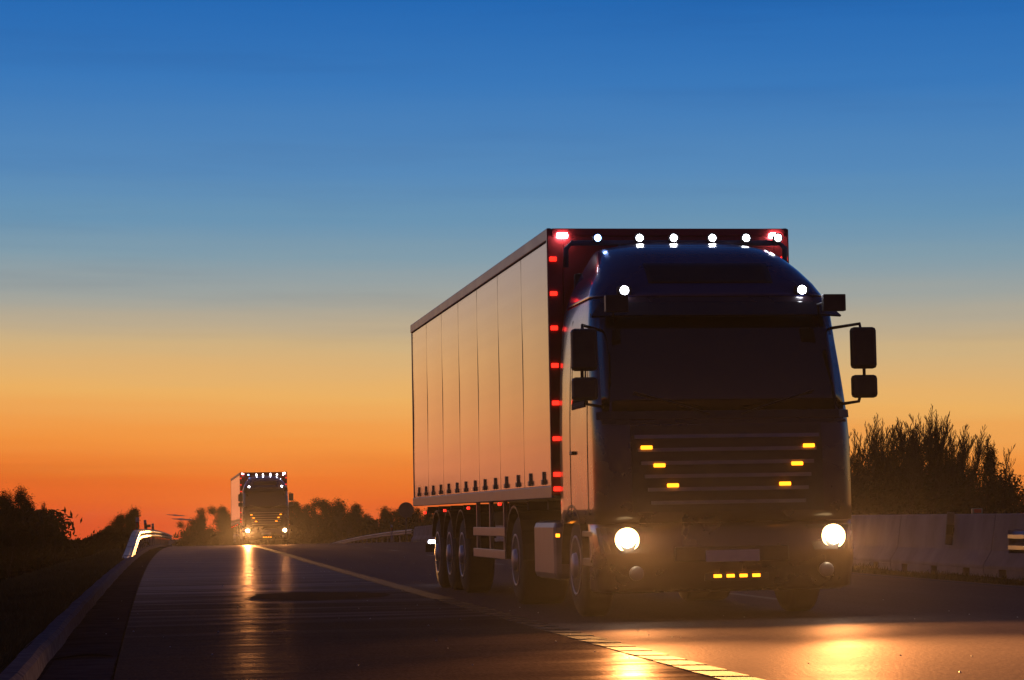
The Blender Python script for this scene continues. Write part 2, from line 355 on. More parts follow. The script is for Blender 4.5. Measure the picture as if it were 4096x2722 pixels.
# ------------------------------------------------------------------ semi truck
# cab outline as a rounded rectangle for every height: z, front y, half width, corner radius
LV = [(.92,-.01,1.245,.16), (1.2,-.02,1.248,.17), (1.7,-.01,1.248,.18), (1.95,.03,1.245,.19), (2.4,.15,1.232,.20), (2.9,.30,1.20,.22),
      (3.08,.37,1.17,.26), (3.25,.50,1.11,.34), (3.42,.68,1.02,.42), (3.56,.90,.94,.46), (3.66,1.15,.88,.48), (3.71,1.4,.84,.48)]
BACK = 2.05
def lv(z):
    if z <= LV[0][0]: return LV[0][1:]
    for a, b in zip(LV, LV[1:]):
        if z <= b[0]:
            t = (z-a[0])/(b[0]-a[0]); return tuple(a[i]+(b[i]-a[i])*t for i in (1,2,3))
    return LV[-1][1:]
def outline(z, s, off=0.0):
    """point at signed arc length s from the front centre line"""
    yf, hw, r = lv(z); sg = 1 if s >= 0 else -1; a = abs(s); flat = hw - r; q = r*math.pi/2
    if a <= flat: x, y, nx_, ny_ = a, yf, 0, -1
    elif a <= flat+q:
        th = (a-flat)/r; x, y = flat+r*math.sin(th), yf+r-r*math.cos(th); nx_, ny_ = math.sin(th), -math.cos(th)
    else: x, y, nx_, ny_ = hw, yf+r+(a-flat-q), 1, 0
    return Vector((sg*(x+nx_*off), y+ny_*off, z))
def s_of(z, ytgt):            # arc length where the side reaches y
    yf, hw, r = lv(z); return (hw-r) + r*math.pi/2 + (ytgt-yf-r)
def patch(mb, z0, z1, sa, sb, off=.008, th=.02, nz_=6, ns=18):
    """thin curved panel lying on the cab; sa, sb may be functions of z"""
    fa = sa if callable(sa) else (lambda z: sa); fb = sb if callable(sb) else (lambda z: sb)
    grid = []
    for layer in (off, off-th):
        for j in range(nz_+1):
            z = z0+(z1-z0)*j/nz_
            for i in range(ns+1): grid.append(outline(z, fa(z)+(fb(z)-fa(z))*i/ns, layer))
    w = ns+1; o = w*(nz_+1); fs = []
    for j in range(nz_):
        for i in range(ns): fs.append((j*w+i, j*w+i+1, (j+1)*w+i+1, (j+1)*w+i)); fs.append((o+j*w+i, o+(j+1)*w+i, o+(j+1)*w+i+1, o+j*w+i+1))
    for i in range(ns): fs += [(i, o+i, o+i+1, i+1), (nz_*w+i, nz_*w+i+1, o+nz_*w+i+1, o+nz_*w+i)]
    for j in range(nz_): fs += [(j*w, (j+1)*w, o+(j+1)*w, o+j*w), (j*w+ns, o+j*w+ns, o+(j+1)*w+ns, (j+1)*w+ns)]
    return mb.add(grid, fs)

def make_truck(loc, rot, beam):
    T = empty('semi_truck', loc, rot)
    # cab shell
    mb = MB(); zs = [l[0] for l in LV]; zs2 = []
    for a, b in zip(zs, zs[1:]): zs2 += [a, (a+b)/2]
    zs2.append(zs[-1]); ns = 40; rings = []
    for z in zs2:
        sm_ = s_of(z, BACK); rings.append([outline(z, -sm_+2*sm_*i/ns) for i in range(ns+1)])
    top = [Vector((p.x*.8, (p.y-1.7)*.75+1.75, 3.745)) for p in rings[-1]]; rings.append(top)
    w = ns+1; vs = [p for r_ in rings for p in r_]
    fs = [(j*w+i, j*w+i+1, (j+1)*w+i+1, (j+1)*w+i) for j in range(len(rings)-1) for i in range(ns)]
    fs += [(j*w+ns, j*w, (j+1)*w, (j+1)*w+ns) for j in range(len(rings)-1)]
    fs += [tuple((len(rings)-1)*w+i for i in range(w)), tuple(range(w))[::-1]]
    cab = mb.add(vs, fs).build('cab', M['navy'], T, smooth=True)
    # windscreen, pillars trim, side windows, doors
    q = MB(); patch(q, 1.98, 2.93, -1.19, 1.19, .006, .02); q.build('windscreen', M['glass'], T, smooth=True)
    q = MB(); patch(q, 1.90, 1.975, -1.25, 1.25, .022, .04, 2); q.build('wiper_panel', M['black'], cab)
    for sgn in (-1, 1):
        q = MB(); q.tube([outline(1.94, sgn*.15, .04), outline(2.05, sgn*.5, .045), outline(2.16, sgn*.88, .04)], .009, 6); q.build('wiper', M['black'], T)
        q = MB(); fa = lambda z: sgn*(s_of(z, .62)); fb = lambda z: sgn*(s_of(z, 1.34)); patch(q, 2.05, 2.78, fa, fb, .006, .02); q.build('side_window', M['glass'], T, smooth=True)
        q = MB()
        for yy_ in (.52, 1.45): patch(q, 1.0, 2.95, (lambda z: sgn*s_of(z, yy_)), (lambda z: sgn*(s_of(z, yy_)+.012)), .004, .01, 6, 2)
        q.build('door_seam', M['black'], T)
        q = MB(); q.box((sgn*1.262, 1.28, 1.62), (.03, .16, .035)); q.build('door_handle', M['black'], T, bevel=.006)
        # mirrors on arms
        q = MB(); q.tube([outline(2.78, sgn*1.2, -.02), (sgn*1.36, .06, 2.80), (sgn*1.38, .02, 2.6), (sgn*1.38, .02, 2.25), (sgn*1.33, .06, 2.05), outline(2.03, sgn*1.22, -.02)], .016, 8)
        arm = q.build('mirror', M['black'], T, smooth=True)
        for zc, hh in ((2.56, .40), (2.19, .22)):
            q = MB(); q.box((sgn*1.365, -.02, zc), (.25, .11, hh)); h_ = q.build('mirror_housing', M['black'], arm, bevel=.035)
            q = MB(); q.box((sgn*1.365, .041, zc), (.20, .006, hh-.06)); q.build('mirror_face', M['mirror'], arm)
        q = MB(); q.box((sgn*1.06, -.10, 2.99), (.22, .08, .16)); q.tube([(sgn*1.06, -.05, 3.02), outline(3.0, sgn*1.0, 0)], .014, 6); q.build('kerb_mirror' if sgn < 0 else 'front_mirror', M['black'], T, bevel=.02)
    # dark tinted sun visor
    q = MB(); n_ = 20; vs = []
    for off, zz in ((.03, 3.04), (.20, 2.90), (.19, 2.885), (.02, 3.01)):
        for i in range(n_+1): s_ = -1.12+2.24*i/n_; p = outline(3.0, s_, off); vs.append((p.x, p.y, zz))
    w = n_+1; fs = [(j*w+i, j*w+i+1, ((j+1) % 4)*w+i+1, ((j+1) % 4)*w+i) for j in range(4) for i in range(n_)] + [(0, w, 2*w, 3*w), (n_, 3*w+n_, 2*w+n_, w+n_)]
    q.add(vs, fs).build('sun_visor', M['glass'], T, smooth=False)
    # lamps above the windscreen
    for sgn in (-1, 1):
        q = MB(); c = outline(3.16, sgn*.88, .035)
        q.box(c, (.14, .07, .09)); h_ = q.build('roof_spot', M['black'], T, bevel=.02)
        q = MB(); q.lathe(c + Vector((0, -.033, 0)), (0, -1, 0), [(0, .042), (.012, .038), (.02, .02)], 16); q.build('lamp_lens', M['lampwhite'], h_, smooth=True)
    q = MB(); patch(q, 3.10, 3.70, (lambda z: -s_of(z, BACK-.04)), (lambda z: s_of(z, BACK-.04)), .006, .02, 12, 44); q.build('roof_fairing', M['blue'], T, smooth=True)
    # destination panel on the high roof
    q = MB(); patch(q, 3.24, 3.46, -.62, .62, .014, .02); q.build('roof_panel', M['black'], T, smooth=True)
    # light bar behind the roof
    q = MB(); q.tube([(-1.16, 1.98, 3.55), (-1.16, 1.95, 3.74), (-1.1, 1.95, 3.80), (1.1, 1.95, 3.80), (1.16, 1.95, 3.74), (1.16, 1.98, 3.55)], .028, 10)
    for x in (-.6, .6): q.tube([(x, 1.95, 3.79), (x, 1.9, 3.70)], .02, 8)
    bar = q.build('light_bar', M['galv'], T, smooth=True)
    for k, x in enumerate((-.84, -.40, -.04, .37, .73, 1.07)):
        q = MB(); q.lathe((x, 1.93, 3.845), (0, -1, 0), [(-.05, .03), (0, .05), (.045, .055), (.05, .05)], 18); h_ = q.build('roof_lamp', M['black'], bar, smooth=False)
        q = MB(); q.lathe((x, 1.878, 3.845), (0, -1, 0), [(0, .036), (.008, .03), (.012, .01)], 16); q.build('lamp_lens', M['lampblue' if k == 0 else 'lampwhite'], bar, smooth=True)
    # grille
    q = MB(); patch(q, 1.02, 1.84, -.93, .93, .012, .03); gr = q.build('grille', M['black'], T)
    for k in range(6):
        q = MB(); z = 1.09+k*.125; hw_ = .90 - .05*(5-k)*.6; patch(q, z, z+.035, -hw_, hw_, .032, .03, 1, 12); q.build('grille_slat', M['rail'], gr)
    q = MB(); patch(q, 1.855, 1.885, -1.2, 1.2, .012, .02, 1); q.build('panel_gap', M['black'], T)
    # amber lamps in a V on both sides of the grille
    for sgn in (-1, 1):
        for x, z in ((.79, 1.63), (.67, 1.46), (.545, 1.27)):
            q = MB(); q.box(outline(z, sgn*x, .045), (.11, .03, .035)); q.build('amber_lamp', M['lampamber'], T, bevel=.008)
    # bumper
    q = MB(); prof = [(.26,.10,1.18), (.30,-.02,1.235), (.55,-.10,1.25), (.80,-.08,1.25), (.915,-.02,1.245)]
    ns = 30; vs = []
    def bpt(z_, s_, off=0):
        for a, b in zip(prof, prof[1:]):
            if z_ <= b[0]: break
        t = (z_-a[0])/(b[0]-a[0]); yf, hw = a[1]+(b[1]-a[1])*t, a[2]+(b[2]-a[2])*t; r = .24
        sg = 1 if s_ >= 0 else -1; aa = abs(s_); fl = hw-r; qq = r*math.pi/2
        if aa <= fl: return Vector((sg*aa, yf-off, z_))
        if aa <= fl+qq: th = (aa-fl)/r; return Vector((sg*(fl+(r+off)*math.sin(th)), yf+r-(r+off)*math.cos(th), z_))
        return Vector((sg*(hw+off), yf+r+aa-fl-qq, z_))
    for z_ in [p[0] for p in prof]:
        for i in range(ns+1): vs.append(bpt(z_, -1.75+3.5*i/ns))
    w = ns+1; m_ = len(prof)
    fs = [(j*w+i, j*w+i+1, (j+1)*w+i+1, (j+1)*w+i) for j in range(m_-1) for i in range(ns)] + [tuple(range(w))[::-1], tuple((m_-1)*w+i for i in range(w))]
    fs += [(j*w+ns, j*w, (j+1)*w, (j+1)*w+ns) for j in range(m_-1)]
    q.add(vs, fs); bump_ = q.build('bumper', M['navy'], T, smooth=True)
    q = MB(); q.box((0, -.105, .62), (1.1, .04, .14)); q.build('air_intake', M['black'], bump_, bevel=.01)
    q = MB(); q.box((0, -.132, .60), (.52, .012, .11)); q.build('number_plate', M['postwhite'], bump_, bevel=.003)
    q = MB(); q.box((.05, -.05, .40), (.62, .05, .07)); lb = q.build('lamp_board', M['black'], bump_, bevel=.008)
    for k in range(4):
        q = MB(); q.box((.05+(k-1.5)*.125, -.08, .41), (.075, .02, .03)); q.build('amber_lamp', M['lampamber'], T, bevel=.005)
    for sgn in (-1, 1):
        vs = []; q = MB()
        for off in (.012, -.02):
            for z_, sa, sb in ((.64, .80, 1.27), (.88, .74, 1.34)):
                for i in range(9): vs.append(bpt(z_, sgn*(sa+(sb-sa)*i/8), off))
        fs = [(i, i+1, 9+i+1, 9+i) for i in range(8)] + [(18+i, 27+i, 28+i, 19+i) for i in range(8)]
        fs += [(i, 18+i, 19+i, i+1) for i in range(8)] + [(9+i, 10+i, 28+i, 27+i) for i in range(8)] + [(0, 9, 27, 18), (8, 26, 35, 17)]
        q.add(vs, fs); hl = q.build('headlight', M['black'], T)
        cx_ = sgn*1.0
        q = MB(); q.lathe((cx_, -.075, .765), (0, -1, 0), [(-.05, .112), (.015, .116), (.022, .108), (-.01, .070)], 28); q.build('reflector_ring', M['headring'], hl, smooth=True)
        q = MB(); q.lathe((cx_, -.105, .765), (0, -1, 0), [(0, .072), (.014, .064), (.026, .04), (.03, .01)], 24); q.build('lamp_lens', M['headlamp'], hl, smooth=True)
        q = MB(); q.lathe((sgn*.92, -.10, .45), (0, -1, 0), [(-.02, .07), (.01, .07), (.02, .05)], 18); q.build('fog_lamp', M['rail'], bump_, smooth=True)
        # entry steps and wheel arch behind the bumper
        q = MB(); q.box((sgn*1.18, .62, .55), (.14, .55, .08)); q.box((sgn*1.18, .62, .82), (.14, .55, .06)); q.build('entry_step', M['black'], T, bevel=.01)
        q = MB(); arc = [(sgn*1.09, 1.45+.60*math.cos(a), .52+.58*math.sin(a)) for a in [math.pi*k/12 for k in range(13)]]
        q.sweep([(-.16,-.012), (.16,-.012), (.16,.012), (-.16,.012)], [(p, (1,0,0)) for p in arc]); q.build('mudguard', M['black'], T)
        # the beams; the wide spot is fill added to soften the pool edge
        ld = bpy.data.lights.new('headlight_beam', 'SPOT'); ld.energy = beam; ld.color = (1, .42, .11); ld.spot_size = R(62); ld.spot_blend = 1.0; ld.shadow_soft_size = .08
        lo = bpy.data.objects.new('headlight_beam', ld); COL.objects.link(lo); lo.parent = T
        lo.location = (cx_, -.20, .765); lo.rotation_euler = (R(90-2.5), 0, R(180) + R(-2)); lo.scale = (1, .31, 1)
        ld = bpy.data.lights.new('headlight_fill', 'SPOT'); ld.energy = beam*.055; ld.color = (1, .42, .11); ld.spot_size = R(120); ld.spot_blend = 1.0; ld.shadow_soft_size = .12
        lo = bpy.data.objects.new('headlight_fill', ld); COL.objects.link(lo); lo.parent = T
        lo.location = (cx_, -.22, .765); lo.rotation_euler = (R(90-8), 0, R(180)); lo.scale = (1, .30, 1)
    q = MB(); q.box((0, 2.12, 2.4), (2.1, .1, 2.2)); q.build('cab_rear_wall', M['chassis'], T, bevel=.02)
    # chassis
    q = MB()
    for x in (-.42, .42): q.box((x, 4.0, .86), (.09, 6.4, .24))
    for y_ in (1.5, 2.6, 4.0, 5.6, 7.0): q.box((0, y_, .86), (.8, .12, .16))
    q.build('tractor_frame', M['chassis'], T)
    def wheel(x, y_, wd, rim_side):
        q = MB(); r_ = .505
        q.lathe((x-wd/2, y_, r_), (1, 0, 0), [(0, .30), (.01, .44), (.035, .49), (.06, .505), (wd-.06, .505), (wd-.035, .49), (wd-.01, .44), (wd, .30)], 32)
        wh = q.build('wheel', M['rubber'], T, smooth=True)
        q = MB(); sx = x + rim_side*(wd/2)
        q.lathe((sx-rim_side*.07, y_, r_), (rim_side, 0, 0), [(0, .05), (0, .27), (.065, .295), (.076, .30), (.078, .28), (.02, .24), (.03, .14), (.10, .12), (.115, .05)], 28)
        q.build('rim', M['rim'], wh, smooth=True)
    for sgn in (-1, 1):
        wheel(sgn*1.05, 1.45, .32, sgn)
        wheel(sgn*.96, 5.1, .56, sgn)
        for ya in (9.75, 11.06, 12.37): wheel(sgn*1.04, ya, .38, sgn)
        q = MB(); q.box((sgn*1.02, 3.3, .64), (.40, 1.35, .62)); q.build('fuel_tank', M['rail'], T, bevel=.07)
        q = MB(); arc = [(sgn*.98, 5.1+.62*math.cos(a), .52+.60*math.sin(a)) for a in [math.pi*k/12 for k in range(13)]]
        q.sweep([(-.28,-.012), (.28,-.012), (.28,.012), (-.28,.012)], [(p, (1,0,0)) for p in arc]); q.build('mudguard', M['black'], T)
    # trailer
    yf, yr, zb, zt, hw = 2.32, 14.9, 1.20, 4.0, 1.275
    q = MB(); q.box((0, (yf+yr)/2, (zb+zt)/2), (2*hw-.02, yr-yf-.04, zt-zb-.04)); TR = q.build('trailer', M['rail'], T)
    for sgn in (-1, 1):
        # curtain in bays with a gentle billow between the posts
        nb = 7; seg = 10; vs = []; fs = []; ny_ = nb*seg; nzz = 14
        for j in range(nzz+1):
            z = 1.32+(3.86-1.32)*j/nzz
            for i in range(ny_+1):
                y_ = yf+.10+(yr-yf-.2)*i/ny_; ph = (i % seg)/seg
                b_ = .004*math.sin(ph*math.pi)*math.sin(math.pi*j/nzz) + .002*math.sin(z*31)
                vs.append((sgn*(hw+b_), y_, z))
        w = ny_+1; fs = [(j*w+i, j*w+i+1, (j+1)*w+i+1, (j+1)*w+i) for j in range(nzz) for i in range(ny_)]
        q = MB(); q.add(vs, fs); sd_ = q.build('side_curtain', M['white'], TR, smooth=True)
        for k in range(1, nb):
            y_ = yf+.10+(yr-yf-.2)*k/nb; q = MB(); q.box((sgn*(hw+.0005), y_, 2.59), (.005, .05, 2.54)); q.build('curtain_strap', M['white'], TR, bevel=.003)
        for k in range(14):
            y_ = yf+.55+k*.87; q = MB(); q.box((sgn*(hw+.012), y_, 1.40), (.018, .05, .14)); q.box((sgn*(hw+.022), y_, 1.36), (.02, .085, .05)); q.build('strap_buckle', M['rail'], TR, bevel=.004)
        q = MB(); q.box((sgn*(hw-.005), (yf+yr)/2, 3.935), (.05, yr-yf, .13)); q.build('roof_rail', M['rail'], TR, bevel=.012)
        q = MB(); q.box((sgn*(hw-.005), (yf+yr)/2, 1.25), (.05, yr-yf, .13)); q.build('bottom_rail', M['rail'], TR, bevel=.01)
        q = MB(); q.box((sgn*(hw-.06), yf-.004, 2.6), (.17, .05, 2.78)); fp = q.build('front_post', M['cabred'], TR, bevel=.012)
        for z in (3.67, 3.31, 2.95, 2.56, 2.17, 1.80, 1.43, 1.28):
            q = MB(); q.box((sgn*(hw-.035), yf-.036, z), (.075, .02, .045)); q.build('red_lamp', M['lampred'], fp, bevel=.006)
        q = MB(); q.box((sgn*1.14, yf-.05, 3.915), (.11, .05, .05)); q.build('white_lamp', M['lampwhite'], TR, bevel=.01)
        q = MB(); q.box((sgn*(hw-.03), yr-.04, 2.6), (.08, .06, 2.8)); q.build('rear_post', M['rail'], TR, bevel=.01)
        # side guards
        q = MB()
        for z in (.55, .82): q.box((sgn*1.2, 7.45, z), (.03, 2.7, .11))
        for y_ in (6.3, 7.45, 8.6): q.box((sgn*1.17, y_, .87), (.05, .07, .68))
        q.build('side_guard', M['rail'], TR, bevel=.008)
        for y_, z, mt in ((5.9, 1.03, 'lampamber'), (8.6, 1.0, 'lampamber'), (11.0, .98, 'lampamber'), (13.3, .96, 'lampamber')):
            q = MB(); q.box((sgn*1.30, y_, z+.12), (.03, .10, .035)); q.build('side_marker', M['lampred'], TR, bevel=.006)
        q = MB(); q.box((sgn*1.26, 2.2, .80), (.03, .09, .035)); q.build('side_marker', M['lampamber'], T, bevel=.005)
        q = MB()
        for ya in (9.75, 11.06, 12.37):
            arc = [(sgn*1.05, ya+.58*math.cos(a), .52+.58*math.sin(a)) for a in [math.pi*(.12+.76*k/10) for k in range(11)]]
            q.sweep([(-.2,-.01), (.2,-.01), (.2,.01), (-.2,.01)], [(p, (1,0,0)) for p in arc])
        q.build('mudguard', M['black'], TR)
        q = MB(); q.box((sgn*.75, 6.0, .72), (.12, .12, .9)); q.box((sgn*.75, 6.0, .27), (.2, .25, .03)); q.build('landing_leg', M['chassis'], TR)
    q = MB(); q.box((0, yf-.012, 2.6), (2.26, .03, 2.72)); q.box((0, yf-.02, 3.95), (2.5, .06, .08)); q.build('front_wall', M['cabred'], TR, bevel=.006)
    q = MB()
    for x in (-.5, .5): q.box((x, 8.7, 1.03), (.12, 12.0, .30))
    for k in range(9): q.box((0, 3.4+k*1.35, 1.12), (2.3, .07, .1))
    for ya in (9.75, 11.06, 12.37, 5.1, 1.45): q.box((0, ya, .505), (1.9, .14, .14))
    q.box((0, 14.6, .55), (2.3, .1, .14)); q.build('trailer_frame', M['chassis'], TR)
    q = MB(); q.box((-1.08, 14.3, .64), (.16, .10, .07)); wl = q.build('work_lamp', M['black'], TR, bevel=.01)
    q = MB(); q.box((-1.08, 14.24, .64), (.12, .03, .045)); q.build('lamp_lens', M['lampwhite'], wl, bevel=.008)
    return T

CF = math.atan(.018)
near = make_truck((5.6, 22.4, gz(5.6, 22.4)+.002), (0, -CF, 0), 17000)
tag(near, 'large articulated truck with white curtain trailer passing close on the right, headlights blazing', 'truck', 'oncoming articulated trucks')
far = copy_tree(near)
fx, fy = 7.16, 131.7
far.location = (fx, fy, gz(fx, fy)-.01); far.rotation_euler = (-math.atan(2*KD*(fy-70+3)), -CF, 0)
tag(far, 'small distant articulated truck coming over the crest of the road against the orange sky', 'truck')
for c in far.children:
    if c.name.startswith('headlight_beam'): c.data = c.data.copy(); c.data.energy = 170000 if c.location.x < 0 else 16000; c.data.spot_size = R(15); c.data.spot_blend = 1; c.scale = (1, .6, 1); c.rotation_euler = (R(90-1.0), 0, R(180-2.6))

# ------------------------------------------------------------------ guardrails, barrier, posts, sign
WB = [(0,0), (.03,.025), (.08,.05), (.08,.105), (.02,.135), (0,.155), (.02,.175), (.08,.205), (.08,.26), (.03,.285), (0,.31)]
def wbeam(path, side=1):
    """W profile facing side (+1 = towards +x); path = [(x, y, z of lower edge)]"""
    prof = [(a*side, h) for a, h in WB] + [(a*side-.004*side, h) for a, h in WB[::-1]]
    mb = MB(); mb.sweep(prof, [(p, (1,0,0)) for p in path]); return mb
GR = empty('guardrail', (kerb(80)-.5, 80, gz(kerb(80), 80)))
def loc_to(T, p): return tuple(Vector(p) - T.location)
pts = []
def lrail(y): return kerb(y) - .13
for y in [61.5, 63, 65, 67.5, 70, 72.5, 75, 77, 79] + list(np.arange(81, 160, 2.0)):
    x = lrail(y); g_ = gz(kerb(y), y)+.1
    hgt = .37 if y > 78 else -.28 + .65*sm((y-61)/17*.95+.02)
    pts.append(loc_to(GR, (x, y, g_+hgt)))
gb = wbeam(pts)
gb.sweep([(-.14,.10), (-.14,.30), (-.01,.30), (-.01,.10)], [(p, (1,0,0)) for p in pts])
for y in np.arange(64, 156, 4.0):
    i = min(range(len(pts)), key=lambda k: abs(pts[k][1]+GR.location.y-y)); p = pts[i]
    gb.box((p[0]-.02, p[1], p[2]+.318), (.2, .05, .014)); gb.box((p[0]+.02, p[1]+.1, p[2]+.155), (.05, .05, .03))
gb.build('rail_beam', M['galv'], GR, smooth=False)
y = 70.0
while y < 158:
    x = lrail(y)-.12; g_ = gz(kerb(y), y)+.1; h = .62 if y > 78 else .12+.48*sm((y-61)/17)
    mb = MB(); mb.box(loc_to(GR, (x, y, g_+h/2-.2)), (.06, .11, h+.4)); mb.box(loc_to(GR, (x+.05, y, g_+h-.12)), (.08, .1, .16)); mb.build('post', M['galv'], GR, bevel=.006)
    y += 4.0
tag(GR, 'long steel guardrail behind the left kerb, its near end ramped down into the verge', 'guardrail')
def delineator(x, y, zg, h, label, tilt=0.0, box=False, dark=True):
    T = empty('delineator_post', (x, y, zg), (0, tilt, 0))
    mb = MB(); mb.box((0, 0, h/2), (.12, .07, h)); mb.build('post', M['postwhite'], T, bevel=.02)
    mb = MB(); mb.box((0, 0, h-.27), (.128, .078, .25)); mb.build('dark_band', M['black'], T, bevel=.018)
    mb = MB(); mb.box((0, -.042, h-.27), (.05, .01, .18)); mb.build('reflector', M['reflector'], T, bevel=.004)
    if box: mb = MB(); mb.box((.14, 0, h-.28), (.17, .08, .12)); mb.build('reflector_arm', M['black'], T, bevel=.02)
    tag(T, label, 'marker post', 'roadside marker posts'); return T
delineator(lrail(83)-.13, 83, gz(lrail(83), 83)+.08, 1.12, 'tall upright marker post behind the near bend of the left guardrail')
delineator(lrail(108)-.22, 108, gz(lrail(108), 108)+.08, 1.16, 'leaning marker post with side reflector standing midway along the left guardrail', tilt=-.12, box=True)
delineator(lrail(124)-.28, 124, gz(lrail(124), 124)+.08, 1.1, 'small marker post at the far end of the left guardrail near the crest', tilt=-.05)
delineator(15.9, 150, gz(15.9, 150)+.05, 1.05, 'thin pale marker post on the median left of the round sign')

# precast concrete barrier
def barrier_seg(y0, y1, slope_end=0):
    a, b = Vector((median(y0), y0, 0)), Vector((median(y1), y1, 0)); d = (b-a); L_ = d.length
    T = empty('concrete_barrier', (a.x, a.y, gz(a.x, a.y)-.02)); up = [(-.30,.11), (-.30,.16), (-.17,.38), (-.095,.92), (-.08,.935), (.08,.935), (.095,.92), (.17,.38), (.30,.16), (.30,.11)]
    side = Vector((1, 0, 0))
    def P(t): p = a+d*t; return Vector((p.x-a.x, p.y-a.y, gz(p.x, p.y)-gz(a.x, a.y)))
    mb = MB(); g_ = .012/L_
    pth = [(P(g_+(1-2*g_)*i/3), side) for i in range(4)]
    if slope_end:
        vs = []
        mb.sweep(up, [(P(.28), side), (P(1-g_), side)])
        low = [(s_, min(h, .34)) if h > .4 else (s_, h) for s_, h in up]; n_ = len(up)
        p0, p1 = P(g_), P(.28); vs = [p0+side*s_+Vector((0,0,h*(.62 if h > .4 else 1))) for s_, h in up]+[p1+side*s_+Vector((0,0,h)) for s_, h in up]
        mb.add(vs, [(k, (k+1) % n_, n_+(k+1) % n_, n_+k) for k in range(n_)]+[tuple(range(n_))[::-1], tuple(range(n_, 2*n_))])
    else: mb.sweep(up, pth)
    # feet between drainage slots
    nslot = 3; t0 = g_
    for k in range(nslot+1):
        t1 = (k+.5+.0)/nslot if k < nslot else 1-g_
        c0 = t0; c1 = (t1 - .17/L_) if k < nslot else t1
        mb.sweep([(-.30,-.05), (-.30,.11), (.30,.11), (.30,-.05)], [(P(c0), side), (P(c1), side)]); t0 = t1+.17/L_
    o = mb.build('barrier_body', M['barrier'], T, bevel=.012)
    return T
nb = 0; y0 = 29.6; ends = [29.6, 34.9, 40.2]
while ends[-1] < 144: ends.append(ends[-1]+5.9)
for i, (a, b) in enumerate(zip(ends, ends[1:])):
    T = barrier_seg(a, b, slope_end=(i == 0))
    lab = {0: 'end block of the concrete barrier with sloping top beside the steel rail end',
           1: 'concrete barrier block carrying the dark delineator bracket, right of the truck',
           2: 'concrete barrier block next beyond the one with the bracket, right of the truck'}.get(i,
           '%s block from the sloping right end of the concrete median barrier' % nth(i))
    tag(T, lab, 'barrier', 'concrete median barrier blocks')
# bracket on barrier and red reflector on top
bx, by = median(37.0)-.19, 37.0
mz = gz(bx, by)
T = empty('barrier_delineator', (bx-.02, by, mz+.47), (0, .10, 0))
mb = MB(); mb.box((0, 0, .22), (.02+.10, .03, .52)); mb.build('panel', M['signback'], T, bevel=.008)
mb = MB(); mb.box((0, -.018, .20), (.125, .012, .16)); mb.build('dark_band', M['black'], T)
mb = MB(); mb.box((.12, .0, .20), (.16, .10, .085)); mb.build('bracket', M['black'], T, bevel=.01)
tag(T, 'dark marker plate clamped to the upper side of the concrete barrier', 'marker')
T = empty('barrier_reflector', (median(36.2)+.02, 36.2, gz(median(36.2), 36.2)+.91)); mb = MB(); mb.box((0,0,.045), (.17,.07,.09)); mb.build('base', M['rail'], T, bevel=.015)
mb = MB(); mb.box((.0,-.04,.05), (.12,.012,.06)); mb.build('lens', M['reflector'], T, bevel=.01)
tag(T, 'small red reflector sitting on top of the concrete barrier at the right', 'reflector')
# near right guardrail end
T = empty('guardrail', (12.38, 33.0, gz(12.38, 33)))
pth = [loc_to(T, (12.38+(33-y)*(-.035), y, gz(11.9, y)+.37)) for y in (33.0, 31, 28, 24, 20, 15, 8)]
gb = wbeam(pth, -1); gb.sweep([(.02,.04), (.02,.27), (.16,.27), (.16,.04)], [(p, (1,0,0)) for p in pth]); gb.build('rail_beam', M['galv'], T)
mb = MB(); mb.box((.05, -.02, .525), (.26, .03, .34)); mb.build('end_plate', M['barrier'], T, bevel=.01)
for y in (32.4, 28.4, 24.4, 20.4):
    mb = MB(); p = loc_to(T, (12.45+(33-y)*(-.035), y, gz(12, y)+.3)); mb.box(p, (.07,.12,.75)); mb.build('post', M['galv'], T, bevel=.006)
tag(T, 'short steel guardrail at the right edge in front of the barrier end', 'guardrail')
# far median guardrail
T = empty('guardrail', (median(147), 147, gz(median(147), 147)))
pth = []
for y in np.arange(147, 330, 5.0): x = median(y)-.15; pth.append(loc_to(T, (x, y, gz(x, y)+.47)))
wbeam(pth, -1).build('rail_beam', M['galv'], T)
for y in np.arange(148, 326, 5.0):
    x = median(y)+.02; mb = MB(); mb.box(loc_to(T, (x, y, gz(x, y)+.36)), (.07,.12,.84)); mb.build('post', M['galv'], T)
tag(T, 'far steel guardrail on the median curving away from the concrete barrier to the crest', 'guardrail')
# round sign seen from behind
sx_, sy_ = 15.68, 140.0; zg = gz(sx_, sy_)-.02
T = empty('road_sign', (sx_, sy_, zg))
ht = 1.65 - zg
mb = MB(); mb.lathe((0, 0, ht), (0, 1, 0), [(-.012, .44), (-.008, .45), (.008, .45), (.012, .44)], 40); mb.build('sign_disc', M['signback'], T)
mb = MB(); mb.tube([(0, .05, -.2), (0, .05, ht+.35)], .035, 10); mb.build('pole', M['signback'], T, smooth=True)
mb = MB()
for dz in (-.2, .2): mb.box((0, .03, ht+dz), (.5, .03, .05))
mb.build('mounting_strip', M['signback'], T)
tag(T, 'round road sign seen dark against the orange sky left of the near truck', 'sign')

